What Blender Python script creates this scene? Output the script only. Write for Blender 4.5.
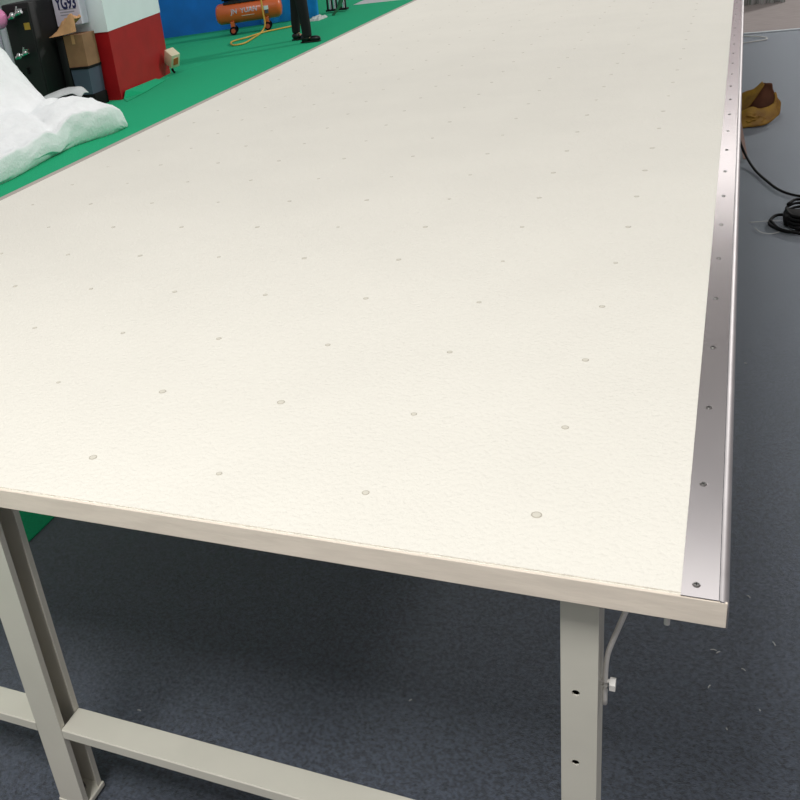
import bpy, bmesh, math, random
from mathutils import Vector, Matrix, noise
random.seed(7)
PI = math.pi
for o in list(bpy.data.objects):
    bpy.data.objects.remove(o)
S = bpy.context.scene
COL = S.collection

# ------------------------------------------------------------------ camera
cam_d = bpy.data.cameras.new('camera')
cam = bpy.data.objects.new('camera', cam_d)
COL.objects.link(cam)
CR = [(0.898242, 0.415605, -0.142945), (0.064211, -0.445853, -0.8928), (-0.434785, 0.792772, -0.427171)]
CP = Vector((0.19340, -1.05212, 1.60131))
FPX, CX, CY = 934.71, 258.12, 366.08
M = Matrix(((CR[0][0], -CR[1][0], -CR[2][0]), (CR[0][1], -CR[1][1], -CR[2][1]), (CR[0][2], -CR[1][2], -CR[2][2])))
cam.matrix_world = Matrix.Translation(CP) @ M.to_4x4()
cam_d.sensor_width = 36
cam_d.sensor_fit = 'HORIZONTAL'
cam_d.lens = FPX / 800 * 36
cam_d.shift_x = (400 - CX) / 800
cam_d.shift_y = (CY - 400) / 800
cam_d.clip_start = .02
cam_d.clip_end = 200
S.camera = cam

# ------------------------------------------------------------------ world: light of the exhibition hall, brighter overhead
S.view_settings.view_transform = 'Standard'
S.view_settings.look = 'None'
S.view_settings.exposure = 0.0
S.view_settings.gamma = 1
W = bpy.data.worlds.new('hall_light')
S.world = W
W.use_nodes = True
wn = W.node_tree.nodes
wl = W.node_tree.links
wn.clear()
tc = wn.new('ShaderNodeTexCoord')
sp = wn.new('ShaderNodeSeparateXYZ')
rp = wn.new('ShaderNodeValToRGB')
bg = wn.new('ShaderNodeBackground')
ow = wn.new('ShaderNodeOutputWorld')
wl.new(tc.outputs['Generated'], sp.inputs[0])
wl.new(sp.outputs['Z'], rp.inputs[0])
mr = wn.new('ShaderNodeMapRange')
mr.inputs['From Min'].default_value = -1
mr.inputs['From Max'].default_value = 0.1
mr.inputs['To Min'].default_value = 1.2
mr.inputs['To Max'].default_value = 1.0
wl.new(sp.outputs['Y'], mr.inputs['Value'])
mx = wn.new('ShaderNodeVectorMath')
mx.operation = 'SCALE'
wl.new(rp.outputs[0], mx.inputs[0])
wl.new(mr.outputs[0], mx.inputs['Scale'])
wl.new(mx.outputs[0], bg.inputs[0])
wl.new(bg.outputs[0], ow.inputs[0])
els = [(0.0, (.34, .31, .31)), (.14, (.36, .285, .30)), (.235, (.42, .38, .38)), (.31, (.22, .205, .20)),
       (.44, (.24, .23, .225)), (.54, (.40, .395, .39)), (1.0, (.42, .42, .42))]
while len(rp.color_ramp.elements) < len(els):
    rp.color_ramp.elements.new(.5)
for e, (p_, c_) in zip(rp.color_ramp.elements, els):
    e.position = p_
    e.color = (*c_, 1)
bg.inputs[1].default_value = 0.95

def area(name, loc, target, sx, sy, power, col=(1, 1, 1)):
    l = bpy.data.lights.new(name, 'AREA')
    l.shape = 'RECTANGLE'
    l.size, l.size_y = sx, sy
    l.energy = power
    l.color = col
    o = bpy.data.objects.new(name, l)
    COL.objects.link(o)
    o.location = loc
    o.rotation_euler = (Vector(target) - Vector(loc)).to_track_quat('-Z', 'Y').to_euler()
    return o
# unseen hall lamps: some follow the shadows, some added for reflections and fill
area('unseen_strip_lamp', (.4, 22, 6.6), (-.5, 0, .8), 3.0, .8, 34, (1, .97, .95))  # unseen, added for the bright band on the steel strip
area('unseen_hall_lamp', (7, 20, 9), (-3, 8, 0), 1.6, 1.6, 1150, (1, .98, .96))
area('unseen_hall_lamp', (-.7, -1.9, 4.3), (-.7, .2, .8), 1.3, 1.1, 130, (1, .985, .97))
area('unseen_hall_lamp', (.2, 5.2, 6), (.2, 5.2, 0), 3, 3, 36, (1, .99, .98))  # added so the near end of the steel strip reflects something bright
area('unseen_hall_lamp', (-3.6, 5, 7), (-6, 11, 0), 2.5, 2.5, 150, (1, .99, .97))  # added fill for the pillar and partition faces turned to the camera

# ------------------------------------------------------------------ materials
def lin(c):
    return tuple(((v / 255) / 12.92 if v <= 10 else ((v / 255 + .055) / 1.055) ** 2.4) for v in c) + (1,)
def mat(name, c, rough=.6, metal=0, var=.06, vs=20, bump=0, bs=100, sheen=0, c2=None, stretch=None, coat=0, alpha=1, trans=0, bdist=.002, spec=None):
    m = bpy.data.materials.new(name)
    m.use_nodes = True
    n = m.node_tree.nodes
    l = m.node_tree.links
    b = n['Principled BSDF']
    b.inputs['Roughness'].default_value = rough
    b.inputs['Metallic'].default_value = metal
    b.inputs['Alpha'].default_value = alpha
    b.inputs['Transmission Weight'].default_value = trans
    if spec is not None:
        b.inputs['Specular IOR Level'].default_value = spec
    if coat:
        b.inputs['Coat Weight'].default_value = coat
    if sheen:
        b.inputs['Sheen Weight'].default_value = sheen
        b.inputs['Sheen Roughness'].default_value = .5
        b.inputs['Sheen Tint'].default_value = (.86, .93, 1, 1)
    t = n.new('ShaderNodeTexCoord')
    mp = n.new('ShaderNodeMapping')
    l.new(t.outputs['Object'], mp.inputs[0])
    if stretch:
        mp.inputs['Scale'].default_value = stretch
    ns = n.new('ShaderNodeTexNoise')
    ns.inputs['Scale'].default_value = vs
    ns.inputs['Detail'].default_value = 5
    l.new(mp.outputs[0], ns.inputs['Vector'])
    r = n.new('ShaderNodeValToRGB')
    a = lin(c)
    d = lin(c2) if c2 else tuple(min(1, v * (1 + var)) for v in a[:3]) + (1,)
    if not c2:
        a = tuple(v * (1 - var) for v in a[:3]) + (1,)
    r.color_ramp.elements[0].color = a
    r.color_ramp.elements[1].color = d
    r.color_ramp.elements[0].position = .35
    r.color_ramp.elements[1].position = .65
    l.new(ns.outputs[0], r.inputs[0])
    l.new(r.outputs[0], b.inputs['Base Color'])
    if bump:
        nb = n.new('ShaderNodeTexNoise')
        nb.inputs['Scale'].default_value = bs
        nb.inputs['Detail'].default_value = 3
        l.new(mp.outputs[0], nb.inputs['Vector'])
        bp = n.new('ShaderNodeBump')
        bp.inputs['Strength'].default_value = bump
        bp.inputs['Distance'].default_value = bdist
        l.new(nb.outputs[0], bp.inputs['Height'])
        l.new(bp.outputs[0], b.inputs['Normal'])
    return m

MT = dict(
    top=mat('cream_leatherette', (236, 233, 222), .6, var=.015, vs=3, bump=1.0, bs=120, bdist=.003, spec=.25),
    band=mat('beige_edge_band', (236, 224, 208), .6, var=.05, vs=14, stretch=(1, 4, 6), bump=.15, bs=60, spec=.3),
    cap=mat('grey_plug', (216, 212, 198), .6, spec=.3),
    ring=mat('plug_ring', (186, 180, 166), .6, spec=.3),
    steel=mat('brushed_steel', (212, 206, 206), .20, 1, var=.05, vs=9, stretch=(1, .25, 1), bump=.25, bs=14, bdist=.0009),
    satin=mat('satin_steel', (176, 172, 172), .5, .9),
    chrome=mat('chrome', (205, 205, 205), .18, 1),
    screw=mat('screw_steel', (150, 148, 145), .3, 1),
    frame=mat('cream_painted_steel', (208, 205, 192), .45, var=.03, vs=8),
    frame_in=mat('grey_raw_steel', (120, 118, 112), .4, .4),
    hole=mat('hole_dark', (14, 14, 12), .9),
    zinc=mat('zinc_rod', (222, 220, 214), .4),
    carpet=mat('charcoal_carpet', (22, 26, 35), .95, c2=(72, 79, 95), vs=120, bump=.7, bs=520, bdist=.003, sheen=1, spec=.1),
    green=mat('green_carpet', (32, 170, 120), .95, var=.1, vs=160, bump=.6, bs=260, bdist=.003, sheen=.03, spec=.1),
    beige=mat('beige_mat', (150, 141, 138), .8, var=.08, vs=6, stretch=(1, 4, 1), spec=.2),
    foam=mat('white_wadding', (248, 250, 250), .9, var=.02, vs=12, bump=.5, bs=40, bdist=.01, sheen=.2, spec=.1),
    film=mat('cloudy_plastic_film', (200, 204, 204), .3, var=.05, vs=10, bump=.4, bs=20, bdist=.01),
    black=mat('black_powder_coat', (9, 10, 11), .6, var=.15, vs=5),
    black2=mat('black_rubber', (10, 10, 11), .75, var=.15, spec=.2),
    pink=mat('pink_plastic', (236, 140, 190), .35, var=.03, coat=.3),
    yellow=mat('yellow_sticker', (176, 140, 50), .5, var=.05),
    white=mat('white_painted_board', (234, 241, 244), .5, var=.02, vs=4),
    red=mat('red_painted_board', (168, 22, 28), .5, var=.08, vs=5, spec=.3),
    blue=mat('blue_fabric_panel', (6, 118, 215), .8, var=.12, vs=3, sheen=.1),
    bluec=mat('bright_blue_cloth', (10, 140, 215), .8, var=.12, vs=3),
    orange=mat('orange_enamel', (214, 96, 32), .35, var=.05, vs=6, coat=.4),
    hose=mat('yellow_hose', (214, 170, 70), .45, var=.05),
    orangehub=mat('orange_red_hub', (190, 80, 50), .5),
    navy=mat('navy_ink', (30, 34, 80), .7),
    greyink=mat('grey_ink', (150, 150, 160), .7),
    bluewhite=mat('pale_blue_ink', (185, 190, 205), .7),
    whiteink=mat('pale_ink', (205, 190, 175), .7),
    lilac=mat('lilac_white_carton', (205, 200, 214), .7, var=.03, vs=7),
    tan=mat('tan_paper', (196, 150, 105), .8, var=.1, vs=12),
    kraft=mat('brown_cardboard', (142, 104, 74), .8, var=.1, vs=8),
    slate=mat('slate_plastic', (72, 80, 98), .5, var=.06, vs=4),
    ivory=mat('ivory_plastic', (224, 216, 186), .45, var=.02),
    amber=mat('amber_switch', (200, 100, 50), .4),
    trouser=mat('black_trouser_cloth', (6, 8, 11), .85, var=.2, vs=20),
    shoe=mat('black_shoe_leather', (12, 12, 12), .35),
    shirt=mat('dark_shirt_cloth', (36, 40, 54), .85, var=.1),
    skin=mat('skin', (206, 160, 130), .5, var=.03),
    hair=mat('black_hair', (16, 13, 12), .6, var=.2, vs=60),
    ochre=mat('ochre_bag', (176, 134, 44), .55, c2=(140, 100, 36), vs=14, bump=.4, bs=30, bdist=.01),
    brown=mat('brown_bag_lining', (96, 56, 34), .8, var=.2, vs=14),
    cable=mat('black_cable', (12, 12, 13), .75, spec=.2),
    lint=mat('white_lint', (215, 215, 210), .9),
    stick=mat('brown_card_strip', (150, 122, 112), .8, var=.08),
    greyc=mat('grey_cloth', (186, 180, 182), .9, c2=(112, 124, 112), vs=16, stretch=(6, 1, .3)),
    greige=mat('grey_beige_strip', (176, 168, 160), .55, var=.05, vs=3),
    pale=mat('pale_board', (190, 198, 194), .6, var=.04),
    leaf=mat('dark_green_cloth', (10, 96, 58), .7, var=.15),
    rug=mat('black_white_pattern', (30, 28, 30), .8, c2=(220, 215, 215), vs=11, stretch=(3, 3, 1)),
)

# carpet ripples shaded into its colour by large stretched variation over the fibre grain
def ripple_shade(m):
    n, l = m.node_tree.nodes, m.node_tree.links
    b = n['Principled BSDF']
    src = b.inputs['Base Color'].links[0].from_socket
    t = n.new('ShaderNodeTexCoord'); mp = n.new('ShaderNodeMapping'); mp.inputs['Scale'].default_value = (.8, 3.2, 1)
    mp.inputs['Rotation'].default_value = (0, 0, .3)
    ns = n.new('ShaderNodeTexNoise'); ns.inputs['Scale'].default_value = 1.2; ns.inputs['Detail'].default_value = 6
    r = n.new('ShaderNodeValToRGB')
    r.color_ramp.elements[0].position = .38; r.color_ramp.elements[0].color = (.84, .86, .88, 1)
    r.color_ramp.elements[1].position = .62; r.color_ramp.elements[1].color = (1, 1, 1, 1)
    mx = n.new('ShaderNodeMix'); mx.data_type = 'RGBA'; mx.blend_type = 'MULTIPLY'; mx.inputs[0].default_value = 1
    l.new(t.outputs['Object'], mp.inputs[0]); l.new(mp.outputs[0], ns.inputs[0]); l.new(ns.outputs[0], r.inputs[0])
    l.new(src, mx.inputs[6]); l.new(r.outputs[0], mx.inputs[7]); l.new(mx.outputs[2], b.inputs['Base Color'])
ripple_shade(MT['carpet'])

# ------------------------------------------------------------------ helpers
def link(name, bm, m, parent=None, loc=(0, 0, 0), rot=None, smooth=False, subsurf=0):
    me = bpy.data.meshes.new(name)
    bm.normal_update()
    bm.to_mesh(me)
    bm.free()
    ms = m if isinstance(m, (list, tuple)) else [m]
    for q in ms:
        me.materials.append(MT[q])
    if smooth:
        for p in me.polygons:
            p.use_smooth = True
        if smooth == 'auto':
            try:
                me.set_sharp_from_angle(angle=math.radians(35))
            except Exception:
                pass
    o = bpy.data.objects.new(name, me)
    COL.objects.link(o)
    o.location = loc
    if rot:
        o.rotation_euler = rot
    if parent:
        o.parent = parent
    if subsurf:
        s = o.modifiers.new('sub', 'SUBSURF')
        s.levels = s.render_levels = subsurf
    return o
def tag(o, label=None, cat=None, group=None, kind=None):
    if label: o['label'] = label
    if cat: o['category'] = cat
    if group: o['group'] = group
    if kind: o['kind'] = kind
    return o
def empty(name, loc, rz=0, **k):
    o = bpy.data.objects.new(name, None)
    COL.objects.link(o)
    o.location = loc
    o.rotation_euler = (0, 0, rz)
    o.empty_display_size = .1
    return tag(o, **k)
def box(bm, x0, x1, y0, y1, z0, z1, bev=0, mi=0, mtx=None):
    g = bmesh.ops.create_cube(bm, size=1)
    vs = g['verts']
    for v in vs:
        v.co = Vector(((x0 + x1) / 2 + v.co.x * (x1 - x0), (y0 + y1) / 2 + v.co.y * (y1 - y0), (z0 + z1) / 2 + v.co.z * (z1 - z0)))
        if mtx: v.co = mtx @ v.co
    fs = set(f for v in vs for f in v.link_faces)
    for f in fs: f.material_index = mi
    if bev:
        es = list(set(e for v in vs for e in v.link_edges))
        bmesh.ops.bevel(bm, geom=es, offset=bev, segments=2, affect='EDGES', profile=.5)
    return vs
def cyl(bm, a, b, r, r2=None, seg=20, mi=0):
    a, b = Vector(a), Vector(b)
    d = b - a
    mx = Matrix.Translation((a + b) / 2) @ d.to_track_quat('Z', 'Y').to_matrix().to_4x4()
    g = bmesh.ops.create_cone(bm, cap_ends=True, segments=seg, radius1=r, radius2=r if r2 is None else r2, depth=d.length, matrix=mx)
    for f in set(f for v in g['verts'] for f in v.link_faces): f.material_index = mi
    return g['verts']
def sph(bm, c, r, seg=20, sc=(1, 1, 1)):
    g = bmesh.ops.create_uvsphere(bm, u_segments=seg, v_segments=seg // 2, radius=r)
    for v in g['verts']:
        v.co = Vector(c) + Vector((v.co.x * sc[0], v.co.y * sc[1], v.co.z * sc[2]))
    return g['verts']
def catmull(pts, n=8):
    P = [Vector(p) for p in pts]
    P = [P[0] * 2 - P[1]] + P + [P[-1] * 2 - P[-2]]
    out = []
    for i in range(1, len(P) - 2):
        for k in range(n):
            t = k / n
            a, b, c, d = P[i - 1:i + 3]
            out.append(.5 * ((2 * b) + (c - a) * t + (2 * a - 5 * b + 4 * c - d) * t * t + (3 * b - a - 3 * c + d) * t ** 3))
    out.append(P[-2])
    return out
def tube(bm, pts, r, seg=8, n=8, flat=1):
    pts = catmull(pts, n) if n else [Vector(p) for p in pts]
    rings = []
    up = Vector((0, 0, 1))
    for i, p in enumerate(pts):
        d = (pts[min(i + 1, len(pts) - 1)] - pts[max(i - 1, 0)]).normalized()
        s = d.cross(up)
        if s.length < 1e-3: s = d.cross(Vector((0, 1, 0)))
        s.normalize()
        u = s.cross(d).normalized()
        rings.append([bm.verts.new(p + (s * math.cos(2 * PI * k / seg) + u * math.sin(2 * PI * k / seg) * flat) * r) for k in range(seg)])
    for a, b in zip(rings, rings[1:]):
        for k in range(seg):
            bm.faces.new((a[k], a[(k + 1) % seg], b[(k + 1) % seg], b[k]))
    bm.faces.new(rings[0][::-1])
    bm.faces.new(rings[-1])
def prism(bm, prof, h0, h1, axis='Z', mi=0):
    """extrude a closed 2-D profile; axis Z: (x,y); axis Y: (x,z)"""
    f = (lambda p, h: Vector((p[0], p[1], h))) if axis == 'Z' else ((lambda p, h: Vector((p[0], h, p[1]))) if axis == 'Y' else (lambda p, h: Vector((h, p[0], p[1]))))
    A = [bm.verts.new(f(p, h0)) for p in prof]
    B = [bm.verts.new(f(p, h1)) for p in prof]
    n = len(prof)
    for i in range(n):
        q = bm.faces.new((A[i], A[(i + 1) % n], B[(i + 1) % n], B[i]))
        q.material_index = mi
    c1 = bm.faces.new(A[::-1]); c2 = bm.faces.new(B)
    bmesh.ops.recalc_face_normals(bm, faces=bm.faces[:])
    return A, B
def text(name, s, size, m, parent, mtx, bend=None, ext=.001, bold=0):
    cu = bpy.data.curves.new(name, 'FONT')
    cu.body = s
    cu.size = size
    cu.extrude = ext
    cu.offset = bold
    cu.align_x = 'CENTER'
    cu.align_y = 'CENTER'
    t = bpy.data.objects.new(name + '_source', cu)
    COL.objects.link(t)
    bpy.context.view_layer.update()
    me = bpy.data.meshes.new_from_object(t.evaluated_get(bpy.context.evaluated_depsgraph_get()))
    bpy.data.objects.remove(t)
    bpy.data.curves.remove(cu)
    for v in me.vertices:
        if bend:
            r = bend
            a = v.co.y / r
            v.co = Vector((v.co.x, r * math.sin(a), (r + v.co.z) * math.cos(a) - r))
        v.co = mtx @ v.co
    me.name = name
    me.materials.clear()
    me.materials.append(MT[m])
    o = bpy.data.objects.new(name, me)
    COL.objects.link(o)
    o.parent = parent
    return o
def boolean_cut(o, cutter_bm):
    me = bpy.data.meshes.new('cut')
    cutter_bm.to_mesh(me); cutter_bm.free()
    c = bpy.data.objects.new('cut', me)
    COL.objects.link(c)
    md = o.modifiers.new('b', 'BOOLEAN')
    md.operation = 'DIFFERENCE'
    md.object = c
    md.solver = 'EXACT'
    bpy.context.view_layer.update()
    nm = bpy.data.meshes.new_from_object(o.evaluated_get(bpy.context.evaluated_depsgraph_get()))
    o.modifiers.clear()
    o.data = nm
    bpy.data.objects.remove(c)
# matrix for lettering that faces -Y (towards the viewer): text x -> +X, text y -> +Z
FACE = Matrix(((1, 0, 0, 0), (0, 0, -1, 0), (0, 1, 0, 0), (0, 0, 0, 1)))

# ------------------------------------------------------------------ setting
bm = bmesh.new()
box(bm, -30, 30, -10, 40, -.05, -.006)
tag(link('floor', bm, 'carpet'), 'charcoal grey needle-felt carpet floor of the exhibition hall', kind='structure')
bm = bmesh.new()
box(bm, -6.08, -1.65, -6, 30, -.006, -.001, .002)
link('green_carpet', bm, 'green')
tag(bpy.data.objects['green_carpet'], 'green carpet strip running along the left of the long table', 'carpet')
bm = bmesh.new()
box(bm, -14, -6.083, -6, 12.4, -.006, -.0005, .002)
tag(link('green_carpet', bm, 'green'), 'green carpet sheet under the red and white pillar', 'carpet')
bm = bmesh.new()
box(bm, -14, -6.083, 12.403, 30, -.006, -.001, .002)
tag(link('green_carpet', bm, 'green'), 'darker green carpet sheet in front of the blue partition', 'carpet')

# ------------------------------------------------------------------ cutting table
U = .24
H = .84
TH = .036
XL, XR = -2.136, .2298
XA, XB = .1794, .2188
YF, YE = -.1197, 8.6
T = empty('cutting_table', (0, 0, 0), label='long cream-topped cutting table with steel edge strip and painted steel legs', cat='table')
bm = bmesh.new()
box(bm, XL + .004, XB, YF + .004, YE, H - TH, H, 0)
# soften the front top edge
es = [e for e in bm.edges if all(abs(v.co.y - (YF + .004)) < 1e-5 and abs(v.co.z - H) < 1e-5 for v in e.verts)]
bmesh.ops.bevel(bm, geom=es, offset=.0025, segments=2, affect='EDGES')
link('tabletop', bm, 'top', T)
bm = bmesh.new()
box(bm, XL + .004, XR - .0016, YF, YF + .0038, H - TH - .001, H - .0012, .0009)
tag(link('front_edge_band', bm, 'band', T), 'beige board edge across the near end')
# right steel strip with screws
bm = bmesh.new()
yb = YF + .001
for k, ln in enumerate((2.44, 2.44, 2.44, 2.5)):
    ye = min(yb + ln, YE)
    box(bm, XA, XB, yb, ye - .0012, H, H + .0009)
    yb += ln
strip = link('edge_strip', bm, 'steel', T)
tag(strip, 'flat stainless steel strip along the right edge')
bm = bmesh.new()
prof = [(XB + .0006, H + .0008)]
rr = XR - XB - .0006
for k in range(9):
    a = PI / 2 * k / 8
    prof.append((XB + .0006 + rr * math.sin(a), H + .0008 - rr + rr * math.cos(a)))
prof += [(XR, H - TH - .002), (XR - .0012, H - TH - .002), (XR - .0012, H - rr), (XB + .0006, H - .0005)]
prism(bm, prof, YF + .0005, YE, 'Y')
tag(link('edge_moulding', bm, 'satin', T, smooth='auto'), 'rounded steel moulding over the right side')
xs = .1794 + .3004 * (.2298 - .1794) + .0005
proto = None
for j in range(40):
    y = (-.4039 + .8876 * j) * U
    if y > YE - .05: break
    if proto is None:
        bm = bmesh.new()
        cyl(bm, (0, 0, 0), (0, 0, .0016), .0046, .0036, 16)
        proto = link('screw', bm, 'screw', strip, (xs, y, H + .0009), smooth='auto')
        bm = bmesh.new()
        box(bm, -.0026, .0026, -.0005, .0005, .0015, .0019)
        box(bm, -.0005, .0005, -.0026, .0026, .0015, .0019)
        cr = link('screw_recess', bm, 'hole', None)
        # keep the recess in the same mesh as the head
        b2 = bmesh.new(); b2.from_mesh(proto.data)
        n0 = len(b2.faces)
        b2.from_mesh(cr.data)
        b2.faces.ensure_lookup_table()
        for f in b2.faces[n0:]: f.material_index = 1
        b2.to_mesh(proto.data); b2.free()
        proto.data.materials.append(MT['hole'])
        bpy.data.objects.remove(cr)
    else:
        o = proto.copy(); COL.objects.link(o); o.parent = strip
        o.location = (xs + random.uniform(-.0008, .0008), y, H + .0009)
        o.rotation_euler = (0, 0, random.uniform(0, 3))
bm = bmesh.new()
box(bm, XL, XL + .03, YF + .001, YE, H, H + .0009)
box(bm, XL, XL + .0035, YF + .001, YE, H - TH - .002, H)
tag(link('edge_strip', bm, 'greige', T), 'pale grey strip along the left edge')
# plugs in the top: rows of small round caps
caps = []
for i in range(9):
    for j in range(37):
        x, y = -i * U + random.uniform(-.002, .002), j * .9747 * U
        if y < YE - .08 and x > XL + .07 and x < XA - .02:
            caps.append((math.hypot(x - CP[0], y - CP[1]), x, y))
caps = [c for c in caps if (c[1] - CP[0]) > -1.2 * (c[2] - CP[1]) * 1.25] + [c for c in caps if not (c[1] - CP[0]) > -1.2 * (c[2] - CP[1]) * 1.25]
inview = sorted([c for c in caps if (c[1] > -1.9 or c[2] > 1.0)])
def cap_bm(bm, x, y, z, r):
    cyl(bm, (x, y, z - .001), (x, y, z + .00035), r, r * .97, 18, mi=1)
    cyl(bm, (x, y, z), (x, y, z + .0006), r * .78, r * .74, 18, mi=0)
bm = bmesh.new(); cap_bm(bm, 0, 0, 0, .0074)
cp = None
for d, x, y in inview[:99]:
    if cp is None:
        cp = link('screw_plug', bm, ['cap', 'ring'], T, (x, y, H))
    else:
        o = cp.copy(); COL.objects.link(o); o.parent = T; o.location = (x, y, H)
        s = random.uniform(.6, 1.0); o.scale = (s, s, 1)
bm = bmesh.new()
for d, x, y in inview[99:]:
    cap_bm(bm, x, y, H, .0064)
tag(link('screw_plugs', bm, ['cap', 'ring'], T), kind='stuff')

# legs: lipped steel channels
LY0, LY1 = -.072, -.010
def channel(x_open, x_web, y0, y1, t=.003, lip=.013):
    s = 1 if x_open > x_web else -1
    xo, xw = x_open, x_web
    return [(xw, y0), (xo, y0), (xo, y0 + lip), (xo - s * t, y0 + lip), (xo - s * t, y0 + t), (xw + s * t, y0 + t),
            (xw + s * t, y1 - t), (xo - s * t, y1 - t), (xo - s * t, y1 - lip), (xo, y1 - lip), (xo, y1), (xw, y1)]
def leg(xo, xw, dy=0, holes=False):
    bm = bmesh.new()
    prism(bm, channel(xo, xw, LY0 + dy, LY1 + dy), 0.012, H - TH)
    o = link('leg', bm, 'frame', T)
    if holes:
        c = bmesh.new()
        xm = .0585
        for z in holes:
            cyl(c, (xm, LY0 + dy - .02, z), (xm, LY0 + dy + .0099, z), .0052, seg=20)
        boolean_cut(o, c)
    xa, xb = min(xo, xw), max(xo, xw)
    bm = bmesh.new()
    box(bm, xa - .004, xb + .004, LY0 + dy - .002, LY1 + dy + .004, .0, .012, .002)
    f = link('foot_plate', bm, 'frame', o)
    bm = bmesh.new()
    cyl(bm, ((xa + xb) / 2, -.041 + dy, .0165), ((xa + xb) / 2, -.041 + dy, .06), .006)
    cyl(bm, ((xa + xb) / 2, -.041 + dy, .0165), ((xa + xb) / 2, -.041 + dy, .022), .013, seg=6)
    link('foot_bolt', bm, 'screw', f)
    return o
rleg = leg(.0415, .0865, holes=(.6085, .4767))
bm = bmesh.new()
box(bm, .039, .0415, LY0, LY1, .012, H - TH)  # unseen plate added so the bolt holes look into darkness
link('hole_shade_plate', bm, 'frame', rleg)
lleg = leg(-.912, -.975)
leg(-1.92, -1.982)
for dy in (2.5, 5.0, 7.6):
    for a, b in ((.039, .089), (-.912, -.975), (-1.92, -1.982)):
        leg(a, b, dy)
# inner stiffener plate inside the left leg, near its foot
bm = bmesh.new()
box(bm, -.958, -.9545, -.068, -.052, .013, .17, .0006)
link('levelling_plate', bm, 'zinc', lleg)
# crossbars between the legs
def crossbar(x0, x1, dy=0):
    bm = bmesh.new()
    zt = -2.55 * U + .84
    prof = [(LY0 + dy, zt - .022), (LY0 + dy, zt - .002), (LY0 + dy + .002, zt), (LY1 + dy - .002, zt), (LY1 + dy, zt - .002), (LY1 + dy, zt - .022), (LY1 + dy - .003, zt - .022), (LY1 + dy - .003, zt - .003), (LY0 + dy + .003, zt - .003), (LY0 + dy + .003, zt - .022)]
    prism(bm, prof, x0, x1, 'X')
    link('crossbar', bm, 'frame', T)
crossbar(-.911, .0385)
crossbar(-1.919, -.976)
for dy in (2.5, 5.0, 7.6):
    crossbar(-.911, .0385, dy); crossbar(-1.919, -.976, dy)
# long rails that tie the legs under the top
for a in (.044, -.968, -1.975):
    bm = bmesh.new()
    box(bm, a, a + .04, 0.0, YE - .3, H - TH - .03, H - TH)
    link('rail', bm, 'frame', T)
# strut with its bolt on the right leg
bm = bmesh.new()
tube(bm, [(.0925, -.043, .572), (.0925, -.043, .62), (.0945, -.043, .655), (.0995, -.043, .68), (.116, -.043, .74), (.132, -.043, .805)], .0044, 10, 6, .8)
st = link('support_rod', bm, 'zinc', T, smooth=True)
bm = bmesh.new()
cyl(bm, (.0865, -.043, .613), (.101, -.043, .613), .003)
cyl(bm, (.0985, -.043, .609), (.106, -.043, .609), .0095, seg=6)
link('bolt', bm, 'zinc', st)
bm = bmesh.new()
cyl(bm, (.166, -.09, .770), (.166, -.09, .805), .0035)
link('hanging_bolt', bm, 'zinc', T, smooth='auto')

# ------------------------------------------------------------------ red and white pillar
def quad_prism(q, z0, z1):
    bm = bmesh.new(); prism(bm, q, z0, z1); return bm
Q = [(-5.96, 8.0), (-6.27, 9.66), (-6.93, 9.60), (-6.62, 8.04)]
P_ = empty('pillar', (0, 0, 0), label='square pillar clad white above and glossy red below', cat='pillar')
link('red_base', quad_prism(Q, 0, .735), 'red', P_)
cq = Vector((-6.44, 8.78))
Q2 = [tuple(cq + (Vector(q) - cq) * 1.012) for q in Q]
link('white_cladding', quad_prism(Q2, .735, 2.9), 'white', P_)
# torn corner of green carpet lifting at the pillar foot
bm = bmesh.new()
pts = [(-5.945, 8.02, .0), (-5.80, 7.86, .0), (-5.86, 8.35, .002), (-5.955, 8.10, .075), (-6.10, 9.0, .04), (-6.02, 9.1, .0)]
vs = [bm.verts.new(p) for p in pts]
bm.faces.new((vs[0], vs[1], vs[2], vs[3])); bm.faces.new((vs[3], vs[2], vs[5], vs[4]))
ob = tag(link('carpet_flap', bm, 'green'), 'loose green carpet corner curled against the pillar foot', 'carpet')
sm = ob.modifiers.new('s', 'SOLIDIFY'); sm.thickness = .006; sm.offset = 1

# socket box on the pillar
K = empty('socket_box', (-6.125, 9.52, .198), rz=-.35, label='small ivory socket box with amber switch beside the red pillar', cat='socket')
K.rotation_euler = (.1, .5, -.45)
K.scale = (1.07, 1.07, 1.07)
bm = bmesh.new(); box(bm, -.075, .075, -.06, .06, -.085, .085, .008)
link('case', bm, 'ivory', K, smooth='auto')
bm = bmesh.new(); box(bm, .075, .078, -.03, .03, -.045, .045)
link('frame_plate', bm, 'ivory', K)
bm = bmesh.new(); box(bm, .0745, .082, -.032, .032, -.045, .045, .003)
link('switch', bm, 'amber', K)
bm = bmesh.new(); tube(bm, [(0, 0, -.08), (.02, -.01, -.11), (.05, -.02, -.13), (.10, -.03, -.125)], .014, 8)
link('cord', bm, 'black2', K, smooth=True)

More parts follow.
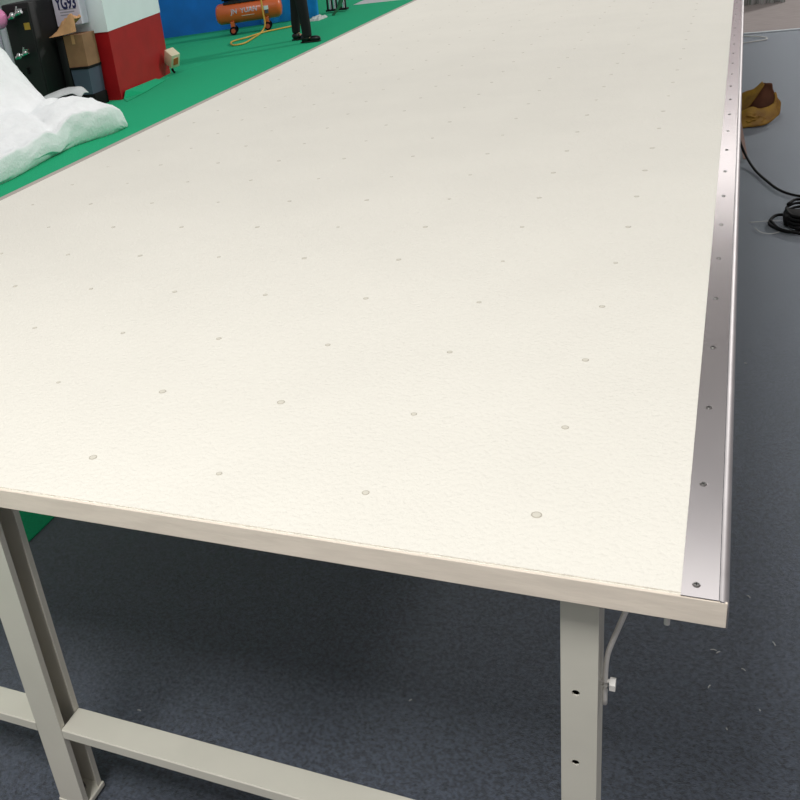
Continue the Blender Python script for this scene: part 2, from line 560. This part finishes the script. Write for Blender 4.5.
# ------------------------------------------------------------------ blue partition
bm = bmesh.new()
A0, A1 = Vector((-12.5, 12.1)), Vector((-6.08, 14.38))
d = (A1 - A0).normalized(); nrm = Vector((-d.y, d.x))
prism(bm, [tuple(A0), tuple(A1), tuple(A1 + nrm * .08), tuple(A0 + nrm * .08)], 0, 2.4)
tag(link('partition_panel', bm, 'blue'), 'tall blue partition panel behind the orange compressor', 'partition')
bm = bmesh.new()
prof = []
B0, B1 = A1 - d * .95 - nrm * .03, A1 + d * .02 - nrm * .1
for k in range(41):
    t = k / 40
    q = B0.lerp(B1, t) - nrm * (.03 + .03 * math.sin(t * 34))
    prof.append(tuple(q))
prof += [tuple(Vector(q) + nrm * .012) for q in prof[::-1]]
prism(bm, prof, .005, 2.2)
tag(link('curtain', bm, 'bluec', smooth='auto'), 'brighter blue hanging cloth behind the standing person', 'curtain')

# ------------------------------------------------------------------ air compressor
ang = math.atan2(.45, 1.17)
Cc = empty('air_compressor', (-6.76, 13.18, 0), rz=ang, label='orange air compressor tank on small wheels by the blue partition', cat='compressor')
Cc.scale = (.92, .92, .96)
bm = bmesh.new()
R_ = .165; zc = .335; hl = .58
prof = [(0, R_ * .0)]
rings = [(-hl, .02), (-hl + .006, .07), (-hl + .02, .12), (-hl + .05, .15), (-hl + .09, R_), (hl - .09, R_), (hl - .05, .15), (hl - .02, .12), (hl - .006, .07), (hl, .02)]
rv = [[bm.verts.new((x, r * math.cos(2 * PI * k / 32), zc + r * math.sin(2 * PI * k / 32))) for k in range(32)] for x, r in rings]
for a, b in zip(rv, rv[1:]):
    for k in range(32): bm.faces.new((a[k], b[k], b[(k + 1) % 32], a[(k + 1) % 32]))
bm.faces.new(rv[0]); bm.faces.new(rv[-1][::-1])
bmesh.ops.recalc_face_normals(bm, faces=bm.faces[:])
tank = link('tank', bm, 'orange', Cc, smooth='auto')
for s in (-1, 1):
    bm = bmesh.new(); box(bm, s * .30 - .035, s * .30 + .035, -.13, .13, .10, .21, .005)
    link('wheel_bracket', bm, 'orange', Cc)
    for sy in (-1, 1):
        bm = bmesh.new(); cyl(bm, (s * .30, sy * .13 - .02, .066), (s * .30, sy * .13 + .02, .066), .066, seg=24)
        w = link('wheel', bm, 'black2', Cc, smooth='auto')
        bm = bmesh.new(); cyl(bm, (s * .30, sy * .13 - .026, .066), (s * .30, sy * .13 + .026, .066), .038, seg=20)
        link('hub', bm, 'orangehub', w, smooth='auto')
bm = bmesh.new(); box(bm, -.42, .36, -.10, .10, zc + R_ - .02, zc + R_ + .012, .004)
link('mounting_plate', bm, 'black', Cc)
bm = bmesh.new(); cyl(bm, (-.40, 0, .62), (-.10, 0, .62), .10, seg=24); cyl(bm, (-.44, 0, .62), (-.40, 0, .62), .085, seg=24); box(bm, -.33, -.17, -.05, .05, .50, .60)
link('motor', bm, 'black', Cc, smooth='auto')
bm = bmesh.new(); box(bm, .02, .18, -.07, .07, .50, .68, .01)
for k in range(5): box(bm, .0, .20, -.09, .09, .69 + k * .028, .70 + k * .028)
box(bm, .04, .16, -.06, .06, .68, .83)
link('pump', bm, 'black', Cc)
bm = bmesh.new(); tube(bm, [(.44, -.06, .48), (.52, -.06, .62), (.52, .06, .62), (.44, .06, .48)], .012, 8)
link('handle', bm, 'black', Cc, smooth=True)
for sx_ in (-.14, .10):
    bm = bmesh.new(); box(bm, sx_ - .03, sx_ + .03, -.09, -.05, zc + R_ - .035, zc + R_ + .0)
    link('tank_seat', bm, 'black2', Cc)
TM = Matrix.Translation((-.07, 0, zc)) @ Matrix.Rotation(math.radians(-10), 4, 'X') @ Matrix.Translation((0, -R_ - .004, 0)) @ FACE
text('lettering', 'JN  YUAN', .105, 'bluewhite', tank, TM, bend=R_ + .003, bold=.002)
bm = bmesh.new(); box(bm, -.12, .10, -R_ - .0015, -R_ + .01, zc - .055, zc - .045)
link('underline', bm, 'whiteink', tank)
bm = bmesh.new(); box(bm, .27, .35, -R_ - .004, -R_ + .02, zc - .01, zc + .05, mi=0); box(bm, .285, .345, -R_ - .006, -R_ + .02, zc - .065, zc - .012, mi=1)
link('rating_label', bm, ['white', 'slate'], tank)
bm = bmesh.new(); box(bm, -.53, -.48, -.10, -.06, zc + .06, zc + .12)
link('gauge_label', bm, 'white', tank)
# hose
bm = bmesh.new()
tube(bm, [(-6.46, 13.02, .62), (-6.42, 12.96, .50), (-6.40, 12.93, .30), (-6.39, 12.92, .11), (-6.42, 12.82, .02), (-6.30, 12.30, .0165), (-6.20, 11.75, .0165),
          (-6.30, 11.62, .0165), (-6.46, 11.82, .0165), (-6.55, 12.08, .0165), (-6.44, 12.3, .022), (-6.42, 12.6, .0165), (-6.38, 12.82, .0165), (-6.25, 13.0, .0165), (-6.09, 13.2, .0165), (-5.9, 13.5, .0165)], .0125, 8)
tag(link('air_hose', bm, 'hose', smooth=True), 'yellow air hose looped on the green carpet below the compressor', 'hose')

# ------------------------------------------------------------------ person
def skin_mesh(name, nodes, edges, m, parent, levels=2, root=0):
    me = bpy.data.meshes.new(name)
    me.from_pydata([n[0] for n in nodes], edges, [])
    o = bpy.data.objects.new(name, me)
    COL.objects.link(o)
    md = o.modifiers.new('skin', 'SKIN')
    md.use_smooth_shade = True
    for i, n in enumerate(nodes):
        r = n[1]
        v = me.skin_vertices[0].data[i]
        v.radius = (r, r) if not isinstance(r, tuple) else r
        v.use_root = (i == root)
    s = o.modifiers.new('sub', 'SUBSURF'); s.levels = s.render_levels = levels
    bpy.context.view_layer.update()
    nm = bpy.data.meshes.new_from_object(o.evaluated_get(bpy.context.evaluated_depsgraph_get()))
    nm.name = name
    o.modifiers.clear(); o.data = nm
    nm.materials.clear(); nm.materials.append(MT[m])
    for p in nm.polygons: p.use_smooth = True
    o.parent = parent
    return o
# local frame: faces +X, left/right along Y
PR = empty('person', (-5.155, 11.48, 0), rz=0, label='person in black trousers and black shoes standing on the green carpet', cat='person')
ly, ry = .17, -.17     # far and near leg
nodes = [((0, 0, .96), (.13, .16)), ((.0, 0, 1.12), (.12, .14)), ((.0, 0, 1.34), (.13, .18)), ((0, 0, 1.46), (.07, .08)), ((.01, 0, 1.53), (.052, .055)),
         ((.02, 0, 1.60), (.075, .068)), ((.03, 0, 1.68), (.092, .076)), ((.02, 0, 1.75), (.07, .06)),
         ((-.06, ly * .6, .90), .10), ((-.13, ly, .50), .055), ((-.17, ly, .11), .038), ((-.13, ly, .06), (.025, .03)), ((-.02, ly, .04), (.018, .028)),
         ((.05, ry * .6, .90), .10), ((.10, ry, .50), .055), ((.13, ry, .11), .038), ((.15, ry, .06), (.025, .03)), ((.24, ry, .04), (.018, .028)),
         ((0, .20, 1.40), .058), ((-.03, .25, 1.12), .045), ((.05, .25, .88), .030), ((.08, .25, .82), (.020, .035)),
         ((0, -.20, 1.40), .058), ((-.03, -.25, 1.12), .045), ((.05, -.25, .88), .030), ((.08, -.25, .82), (.020, .035))]
edges = [(0, 1), (1, 2), (2, 3), (3, 4), (4, 5), (5, 6), (6, 7), (0, 8), (8, 9), (9, 10), (10, 11), (11, 12), (0, 13), (13, 14), (14, 15), (15, 16), (16, 17),
         (2, 18), (18, 19), (19, 20), (20, 21), (2, 22), (22, 23), (23, 24), (24, 25)]
for s, hi in ((1, 21), (-1, 25)):
    for k, (dx, L) in enumerate(((-.028, .055), (-.009, .065), (.010, .068), (.028, .060))):
        b = len(nodes)
        bx_, bz_ = .085 + dx, .79
        nodes += [((bx_, .25 * s, bz_), .009), ((bx_ + .006, .247 * s, bz_ - L * .55), .0085), ((bx_ + .016, .236 * s, bz_ - L), .007)]
        edges += [(hi, b), (b, b + 1), (b + 1, b + 2)]
    b = len(nodes)
    nodes += [((.125, .245 * s, .83), .010), ((.14, .235 * s, .79), .0085)]
    edges += [(hi, b), (b, b + 1)]
skin_mesh('body', nodes, edges, 'skin', PR)
tn = [((0, 0, .98), (.15, .17)), ((-.06, ly * .6, .86), .115), ((-.13, ly, .50), .082), ((-.165, ly, .24), .070), ((-.17, ly, .12), .064), ((-.17, ly, .09), .062),
      ((.05, ry * .6, .86), .115), ((.10, ry, .50), .085), ((.125, ry, .24), .074), ((.13, ry, .09), .070), ((.13, ry, .06), .068)]
skin_mesh('trousers', tn, [(0, 1), (1, 2), (2, 3), (3, 4), (4, 5), (0, 6), (6, 7), (7, 8), (8, 9), (9, 10)], 'trouser', PR)
sn = [((0, 0, .90), (.155, .175)), ((0, 0, 1.15), (.14, .16)), ((0, 0, 1.36), (.15, .19)), ((0, 0, 1.45), (.085, .10)),
      ((0, .21, 1.40), .072), ((-.03, .255, 1.12), .058), ((.04, .255, .92), .045), ((0, -.21, 1.40), .072), ((-.03, -.255, 1.12), .058), ((.04, -.255, .92), .045)]
skin_mesh('shirt', sn, [(0, 1), (1, 2), (2, 3), (2, 4), (4, 5), (5, 6), (2, 7), (7, 8), (8, 9)], 'shirt', PR)
for yy, x0 in ((ly, -.23), (ry, .045)):
    bm = bmesh.new()
    sph(bm, (x0 + .06, yy, .055), .06, 20, (1.2, .8, .9))
    sph(bm, (x0 + .19, yy, .042), .055, 20, (1.6, .82, .75))
    box(bm, x0 - .01, x0 + .27, yy - .042, yy + .042, 0, .02, .008)
    link('shoe', bm, 'shoe', PR, smooth='auto')
bm = bmesh.new()
sph(bm, (.008, 0, 1.70), .098, 24, (1.0, .86, 1.05))
for v in bm.verts:
    if v.co.x > .045 and v.co.z < 1.755: v.co.x = .045 - .01
link('hair', bm, 'hair', PR, smooth=True)
bm = bmesh.new()
sph(bm, (.106, 0, 1.665), .013, 10, (1, .8, 1.4))
for s in (-1, 1): sph(bm, (.02, s * .083, 1.665), .02, 10, (.7, .4, 1.3))
link('nose_and_ears', bm, 'skin', PR, smooth=True)
bm = bmesh.new()
for s in (-1, 1): sph(bm, (.100, s * .03, 1.69), .008, 10)
link('eyes', bm, 'black2', PR, smooth=True)
bm = bmesh.new(); sph(bm, (.098, 0, 1.632), .018, 12, (.35, 1, .3))
link('mouth', bm, 'brown', PR, smooth=True)

# ------------------------------------------------------------------ patterned rack and cloth beyond the person
bm = bmesh.new()
random.seed(5)
for k in range(9):
    x = -6.06 + k * .04
    box(bm, x, x + .018, 14.75 + .02 * (k % 2), 14.80 + .02 * (k % 2), .05, .7, .002, mi=k % 2)
box(bm, -6.08, -5.70, 14.74, 14.84, .02, .05, mi=0)
tag(link('slatted_stand', bm, ['black', 'white']), 'black and white slatted stand beyond the blue partition', 'stand')
def crumple(x0, x1, y0, y1, h, nx, ny, seed, rough=.05, sc=6, edge=.25):
    bm = bmesh.new()
    g = []
    for i in range(nx):
        row = []
        for j in range(ny):
            u, v = i / (nx - 1), j / (ny - 1)
            e = min(1, min(u, 1 - u, v, 1 - v) / edge) ** .6 if edge else 1
            n = noise.fractal(Vector((u * sc + seed, v * sc, seed)), .9, 2.1, 4)
            row.append(bm.verts.new((x0 + (x1 - x0) * u + n * .02, y0 + (y1 - y0) * v, max(.0, h * e * (1 + n * rough * 6)))))
        g.append(row)
    for i in range(nx - 1):
        for j in range(ny - 1):
            bm.faces.new((g[i][j], g[i + 1][j], g[i + 1][j + 1], g[i][j + 1]))
    return bm
bm = crumple(-6.02, -5.82, 13.75, 14.15, .05, 24, 24, 3, .09, 5)
tag(link('crumpled_sheet', bm, 'pale', smooth=True), 'crumpled pale sheet on the green carpet beyond the partition', 'sheet')
bm = bmesh.new()
pts = [(-5.80, 14.3, 0), (-5.73, 14.4, .10), (-5.70, 14.5, .28), (-5.60, 14.5, .30), (-5.66, 14.4, .12), (-5.74, 14.25, .0)]
vs = [bm.verts.new(p) for p in pts]; bm.faces.new(vs)
o = tag(link('folded_cloth', bm, 'leaf'), 'dark green folded carpet offcut leaning up beyond the partition', 'cloth')
s = o.modifiers.new('s', 'SOLIDIFY'); s.thickness = .02
bm = crumple(-5.9, -4.9, 15.6, 17.5, .05, 24, 30, 9, .08, 4)
tag(link('crumpled_sheet', bm, 'film', smooth=True), 'grey plastic sheet lying at the far end of the carpet', 'sheet')

# ------------------------------------------------------------------ black machine cabinet with chrome fittings
B = empty('machine_cabinet', (-6.64, 7.65, 0), label='tall black machine cabinet with chrome fittings behind the white wadding', cat='cabinet')
bm = bmesh.new(); box(bm, -.20, .17, -.25, .25, .03, 1.17, .0165)
cb = link('body', bm, 'black', B, smooth='auto')
bm = bmesh.new(); box(bm, -.19, .16, -.24, .24, 0, .03)
link('plinth', bm, 'black2', B)
bm = bmesh.new(); box(bm, -.05, .155, -.262, -.25, .10, 1.12, .004)
dr = link('door', bm, 'black', B)
bm = bmesh.new(); box(bm, -.03, -.01, -.285, -.262, .45, .52, .004)
link('handle', bm, 'black2', dr)
bm = bmesh.new(); box(bm, .06, .135, -.265, -.262, .90, .97)
tag(link('sticker', bm, 'yellow', B), 'small yellow sticker')
for z in (1.06, .655):
    bm = bmesh.new()
    q = .10 if z > 1 else .07
    cyl(bm, (-.08 + q, -.25, z), (-.08 + q, -.36, z), .024, seg=16)
    cyl(bm, (-.16 + q, -.33, z - .02), (.02 + q, -.33, z + .03), .020, seg=16)
    sph(bm, (-.10 + q, -.34, z), .036, 16)
    sph(bm, (-.01 + q, -.34, z + .025), .028, 14)
    box(bm, -.03 + q, .04 + q, -.36, -.34, z + .05, z + .062)
    cyl(bm, (-.05 + q, -.34, z + .02), (-.02 + q, -.34, z + .085), .009, seg=10)
    link('chrome_fitting', bm, 'chrome', B, smooth='auto')
bm = bmesh.new(); sph(bm, (-.17, -.37, 1.045), .098, 32, (1, 1, 1.08))
tag(link('balloon', bm, 'pink', smooth=True), 'round pink ball on the chrome fitting of the black cabinet', 'ball')
bpy.data.objects['balloon'].location = (-6.64, 7.65, 0)
# pale panel and tubes behind the cabinet
bm = bmesh.new(); box(bm, -9.5, -7.6, 9.6, 9.68, 0, 2.0, .01)
tag(link('display_board', bm, 'pale'), 'pale grey board standing behind the black cabinet', 'board')
for k, x in enumerate((-8.72, -8.58, -8.47)):
    bm = bmesh.new(); cyl(bm, (x, 9.3, 0), (x, 9.3, 1.9), .04, seg=16)
    tag(link('post', bm, 'lilac', smooth='auto'), 'thin pinkish white post behind the black cabinet', 'post', group='posts behind the cabinet')

# ------------------------------------------------------------------ cartons by the pillar
bm = bmesh.new(); box(bm, -6.44, -6.34, 7.68, 7.93, 0, .74, .01)
tag(link('black_case', bm, 'black', smooth='auto'), 'black case standing between the cabinet and the slate bin', 'case')
bm = bmesh.new(); box(bm, -6.33, -6.08, 7.68, 7.93, 0, .14, .01)
tag(link('base_crate', bm, 'black2', smooth='auto'), 'low black crate carrying the slate bin next to the pillar', 'crate')
N = empty('storage_bin', (-6.205, 7.80, .14), label='slate grey plastic bin under the brown carton by the pillar', cat='bin')
bm = bmesh.new()
A, Bv = prism(bm, [(-.105, -.12), (.105, -.12), (.105, .12), (-.105, .12)], 0, .27)
for v in Bv: v.co.x *= 1.1; v.co.y *= 1.05
link('tub', bm, 'slate', N)
bm = bmesh.new(); box(bm, -.125, .125, -.135, .135, .27, .295, .006)
link('lid', bm, 'black2', N)
D = empty('carton', (-6.23, 7.80, .435), label='brown cardboard carton stacked on the slate bin', cat='carton')
bm = bmesh.new(); box(bm, -.105, .145, -.12, .12, 0, .335, .004)
bx_ = link('box', bm, 'kraft', D)
bm = bmesh.new(); box(bm, .0, .04, -.1215, -.1199, .24, .3365)
link('tape', bm, 'tan', bx_)
bm = crumple(-6.46, -6.10, 7.60, 7.76, .10, 30, 24, 21, .12, 3.2, .45)
for v in bm.verts:
    t = max(0, (v.co.x + 6.46) / .36)
    v.co.z = v.co.z * (.3 + .9 * t) + .16 * t ** 1.5 * (1 if v.co.y > 7.62 else .2) + .775
tag(link('kraft_paper', bm, 'tan', smooth=True), 'crumpled tan wrapping paper on top of the brown carton', 'paper')
E_ = empty('carton', (-6.27, 7.86, .86), label='white printed carton with dark blue letters beside the pillar', cat='carton')
bm = bmesh.new(); box(bm, -.19, .14, -.06, .07, 0, .42, .004)
bx_ = link('box', bm, 'lilac', E_)
text('lettering', 'YG93', .175, 'navy', bx_, Matrix.Translation((-.02, -.0615, .225)) @ FACE @ Matrix.Diagonal((.66, 1, 1, 1)), bold=.006)
bm = bmesh.new()
for k in range(3): box(bm, -.12, .10 - .03 * k, -.0612, -.06, .16 - k * .028, .172 - k * .028)
link('small_print', bm, 'greyink', bx_)

# ------------------------------------------------------------------ white wadding heap
random.seed(11)
Wd = empty('wadding_sheet', (-5.6, 5.2, 0), label='thick white wadding sheet heaped on the green carpet left of the table', cat='wadding')
def smooth(a, b, x):
    t = max(0, min(1, (x - a) / (b - a))); return t * t * (3 - 2 * t)
def wad_bm():
    bm = bmesh.new()
    nu, nv = 110, 70
    grid = []
    for i in range(nu):
        u = i / (nu - 1)
        Y = 2.6 + 3.92 * u
        row = []
        for j in range(nv):
            v = j / (nv - 1)
            # cross-section: from the near foot, up round the roll edge, over the top to the back
            edge_x = -5.02 + .05 * math.sin(Y * 3.1) + .05 * abs(math.sin(Y * 2.1 + .4)) ** .6 - .03 + .04 * noise.noise(Vector((Y * 2.3, 0, 4)))
            th = (.30 + .04 * math.sin(Y * 2.2 + 1)) * (1 - .12 * smooth(6.0, 6.5, Y))
            if v < .3:
                a = v / .3 * PI * .62
                x = edge_x - .07 + .085 * math.sin(a * 1.0 + .2)
                z = th * .5 * (1 - math.cos(a)) / (.5 * (1 - math.cos(PI * .62))) * .88
            else:
                w = (v - .3) / .7
                x = edge_x - .06 - w * 1.25
                rise = .85 * smooth(.42, 1.05, w) * smooth(6.8, 6.2, Y)
                z = th * .88 + .05 * math.sin(min(1, w * 3) * PI / 2) + rise
                z += .05 * math.sin(w * 7 + Y * 2.0) * (1 - abs(2 * u - 1) * .3)
            n = noise.fractal(Vector((x * 2.4, Y * 2.0, z * 2 + 2)), .8, 2.0, 4)
            n2 = abs(noise.noise(Vector((x * 3.2 + 7, Y * 1.7, 3))))
            fold = abs(math.sin(Y * 2.3 + x * 3.1 + 1.2 * noise.noise(Vector((x * 1.5, Y, 9)))))
            z += n * .05 - n2 * .07 * (1 if v > .2 else .4) - (.075 * (1 - fold) ** 3 if v > .12 else 0)
            x += n * .03
            if v < .03: z = 0
            z = max(0 if v < .1 else .02, z)
            endk = smooth(6.53, 6.45, Y)
            z *= endk ** .4 if endk > 0 else 0
            row.append(bm.verts.new((x + 5.6, Y - 5.2, z)))
        # back skirt
        row.append(bm.verts.new((row[-1].co.x - .05, Y - 5.2, 0)))
        grid.append(row)
    for a, b in zip(grid, grid[1:]):
        for k in range(len(a) - 1):
            bm.faces.new((a[k], b[k], b[k + 1], a[k + 1]))
    bmesh.ops.remove_doubles(bm, verts=bm.verts[:], dist=.0005)
    bmesh.ops.recalc_face_normals(bm, faces=bm.faces[:])
    return bm
link('wadding', wad_bm(), 'foam', Wd, smooth=True)

bm = bmesh.new()
a_ = catmull([(-5.98, 6.60, .30), (-5.72, 6.60, .375), (-5.45, 6.58, .40), (-5.30, 6.5, .35)], 6)
b_ = catmull([(-5.90, 6.50, .25), (-5.66, 6.45, .32), (-5.45, 6.42, .37), (-5.32, 6.4, .33)], 6)
g_ = [[bm.verts.new(p.lerp(q, k / 7) + Vector((0, 0, .02 * math.sin(k / 7 * PI) + .01 * noise.noise(p * 9)))) for k in range(8)] for p, q in zip(a_, b_)]
for r0, r1 in zip(g_, g_[1:]):
    for k in range(7): bm.faces.new((r0[k], r1[k], r1[k + 1], r0[k + 1]))
bmesh.ops.translate(bm, vec=(5.6, -5.2, 0), verts=bm.verts[:])
o = link('plastic_film', bm, 'film', Wd, smooth=True)
tag(o, 'cloudy plastic film edge')
s = o.modifiers.new('s', 'SOLIDIFY'); s.thickness = .008

# ------------------------------------------------------------------ right side of the table
bm = bmesh.new(); box(bm, -.6, 5, 9.12, 14, -.006, .004, .002)
o = tag(link('beige_mat', bm, 'beige'), 'beige grey floor sheet beyond the dark carpet at upper right', 'mat')
o.rotation_euler = (0, 0, .0165)
bm = bmesh.new()
prof = []
for k in range(60):
    t = k / 59
    prof.append((-.1 + .76 * t, 10.95 + .035 * math.sin(t * 50) + .02 * math.sin(t * 23)))
prof += [(x, y + .02) for x, y in prof[::-1]]
prism(bm, prof, .005, 1.2)
tag(link('hanging_cloth', bm, 'greyc', smooth='auto'), 'grey and green folded cloth hanging at the far right', 'cloth')
# ochre bag
G = empty('bag', (.34, 5.65, 0), label='crumpled ochre bag with brown lining on the grey carpet', cat='bag')
def bag_bm(seed, sc, open_):
    bm = bmesh.new()
    bmesh.ops.create_icosphere(bm, subdivisions=5, radius=1)
    for v in bm.verts:
        n = noise.fractal(v.co * 1.6 + Vector((seed, 0, 0)), .8, 2.1, 4)
        rdg = abs(noise.noise(v.co * 2.3 + Vector((0, seed, 0))))
        k = 1 + n * .22 - rdg * .35
        c = v.co * k
        v.co = Vector((c.x * sc[0], c.y * sc[1], max(0, (c.z + .75) * sc[2])))
    return bm
bm = bag_bm(3.1, (.11, .13, .05), 0)
link('lower_body', bm, 'ochre', G, smooth=True)
def sheet(pts, nu=10):
    """loft of two 3-D polylines into a creased sheet"""
    a, b = pts
    A = catmull(a, 5); Bp = catmull(b, 5)
    bm = bmesh.new(); g = []
    for i, (p, q) in enumerate(zip(A, Bp)):
        row = []
        for k in range(nu):
            t = k / (nu - 1)
            c = p.lerp(q, t)
            n = noise.noise(c * 22) * .010
            row.append(bm.verts.new(c + Vector((n, n * .6, n))))
        g.append(row)
    for x, y in zip(g, g[1:]):
        for k in range(nu - 1): bm.faces.new((x[k], x[k + 1], y[k + 1], y[k]))
    return bm
bm = sheet([[(-.12, .0, .02), (-.05, -.02, .08), (.01, -.02, .17), (.045, .0, .235)], [(-.14, .07, .12), (-.07, .06, .175), (-.01, .04, .20), (.04, .03, .25)]])
o = link('upper_flap', bm, 'ochre', G, smooth=True); s = o.modifiers.new('s', 'SOLIDIFY'); s.thickness = .006
bm = sheet([[(-.075, .0, .05), (-.03, .0, .12), (.012, .01, .19), (.04, .01, .245)], [(.10, -.04, .07), (.115, -.03, .12), (.105, -.02, .17), (.08, -.01, .235)]])
o = link('lining', bm, 'brown', G, smooth=True); s = o.modifiers.new('s', 'SOLIDIFY'); s.thickness = .006
bm = sheet([[(-.12, -.12, .0), (-.02, -.14, .0), (.07, -.12, .01), (.13, -.07, .05)], [(-.12, -.05, .05), (-.03, -.05, .10), (.05, -.05, .095), (.115, -.04, .13)]])
o = link('front_panel', bm, 'ochre', G, smooth=True); s = o.modifiers.new('s', 'SOLIDIFY'); s.thickness = .008
bm = sheet([[(.085, -.06, .07), (.10, -.05, .11), (.105, -.04, .15), (.10, -.03, .18)], [(.135, -.06, .05), (.14, -.04, .10), (.13, -.03, .15), (.11, -.02, .19)]])
o = link('rim', bm, 'ochre', G, smooth=True); s = o.modifiers.new('s', 'SOLIDIFY'); s.thickness = .012
# card strips
bm = bmesh.new(); box(bm, -.012, .012, -.20, .20, 0, .006, .001)
o = tag(link('card_strip', bm, 'stick'), 'thin brown card strip leaning against the table beside the cable', 'strip'); o.location = (.272, 4.95, .07); o.rotation_euler = (.33, 0, .12)
# black cable
bm = bmesh.new()
tube(bm, [(.19, 5.05, .32), (.225, 4.9, .21), (.262, 4.78, .10), (.298, 4.70, .035), (.34, 4.53, .010), (.39, 4.34, .0075), (.45, 4.16, .0075), (.53, 4.06, .0075), (.66, 4.02, .0075), (.9, 4.1, .0075)], .0065, 8)
tag(link('power_cable', bm, 'cable', smooth=True), 'single black cable curving from the table across the grey carpet', 'cable')
# bundle
BN = empty('cable_bundle', (.50, 3.68, 0), label='black coiled cable bundle lying at the right edge', cat='cable')
bm = bmesh.new()
pts = []
for k in range(46):
    a = k * .62
    r = .075 + .02 * math.sin(k * 1.3)
    pts.append((.05 + r * math.cos(a) * .95, .0 + r * 2.0 * math.sin(a), .012 + .0012 * k))
tube(bm, pts, .0065, 8, 4)
link('coil', bm, 'cable', BN, smooth=True)
bm = bmesh.new()
tube(bm, [(.03, -.12, .01), (-.03, -.16, .01), (-.085, -.10, .01), (-.105, -.03, .01), (-.08, .05, .0165), (-.03, .06, .02), (.02, .05, .03)], .0075, 8)
tube(bm, [(-.10, -.02, .0165), (-.07, -.12, .014), (-.02, -.18, .0165), (.04, -.21, .0165), (.12, -.2, .0165)], .0065, 8)
link('loop', bm, 'cable', BN, smooth=True)
bm = bmesh.new(); box(bm, -.05, .09, -.07, .05, .0, .055, .0165)
link('plug_block', bm, 'black2', BN, smooth='auto')
# white threads
for nm, pts, lab in (('thread', [(.315, 3.68, .002), (.36, 3.69, .002), (.40, 3.70, .002), (.44, 3.70, .002)], 'straight white thread on the carpet left of the black cable bundle'),
                     ('thread', [(.335, 3.60, .002), (.36, 3.54, .002), (.40, 3.52, .002), (.44, 3.55, .002)], 'curved white thread just below the black cable loop')):
    bm = bmesh.new(); tube(bm, pts, .0016, 6)
    tag(link(nm, bm, 'lint', smooth=True), lab, 'thread')
bm = bmesh.new(); tube(bm, [(.1, 8.96, .006), (.26, 8.93, .006), (.40, 8.84, .006), (.455, 8.74, .006), (.44, 8.66, .006), (.35, 8.60, .006), (.1, 8.5, .006)], .006, 6)
tag(link('white_cord', bm, 'lint', smooth=True), 'thin white cord looping out from under the far table edge', 'cord')
bm = bmesh.new(); tube(bm, [(-.2, 9.08, .004), (.26, 9.085, .004), (.5, 9.09, .004), (.8, 9.105, .004), (1.5, 9.11, .004)], .008, 6)
tag(link('edge_cord', bm, 'white', smooth=True), 'pale cord along the seam between dark carpet and beige sheet', 'cord')
# lint flecks
bm = bmesh.new()
random.seed(3)
for (x, y) in [(.25, .74), (.235, .63), (.33, .59), (.24, .745), (-.36, .41), (-.95, .20), (.30, .70), (.27, .52), (.36, .80), (.22, .30), (.41, .66), (.31, .95), (.26, 2.9), (.3, 2.2)]:
    a = random.uniform(0, PI); L = random.uniform(.002, .007)
    tube(bm, [(x - L * math.cos(a), y - L * math.sin(a), -.004), (x, y + .001, -.003), (x + L * math.cos(a), y + L * math.sin(a), -.004)], .0009, 5, 3)
tag(link('lint_flecks', bm, 'lint'), 'tiny white lint flecks scattered on the dark carpet', 'lint', kind='stuff')
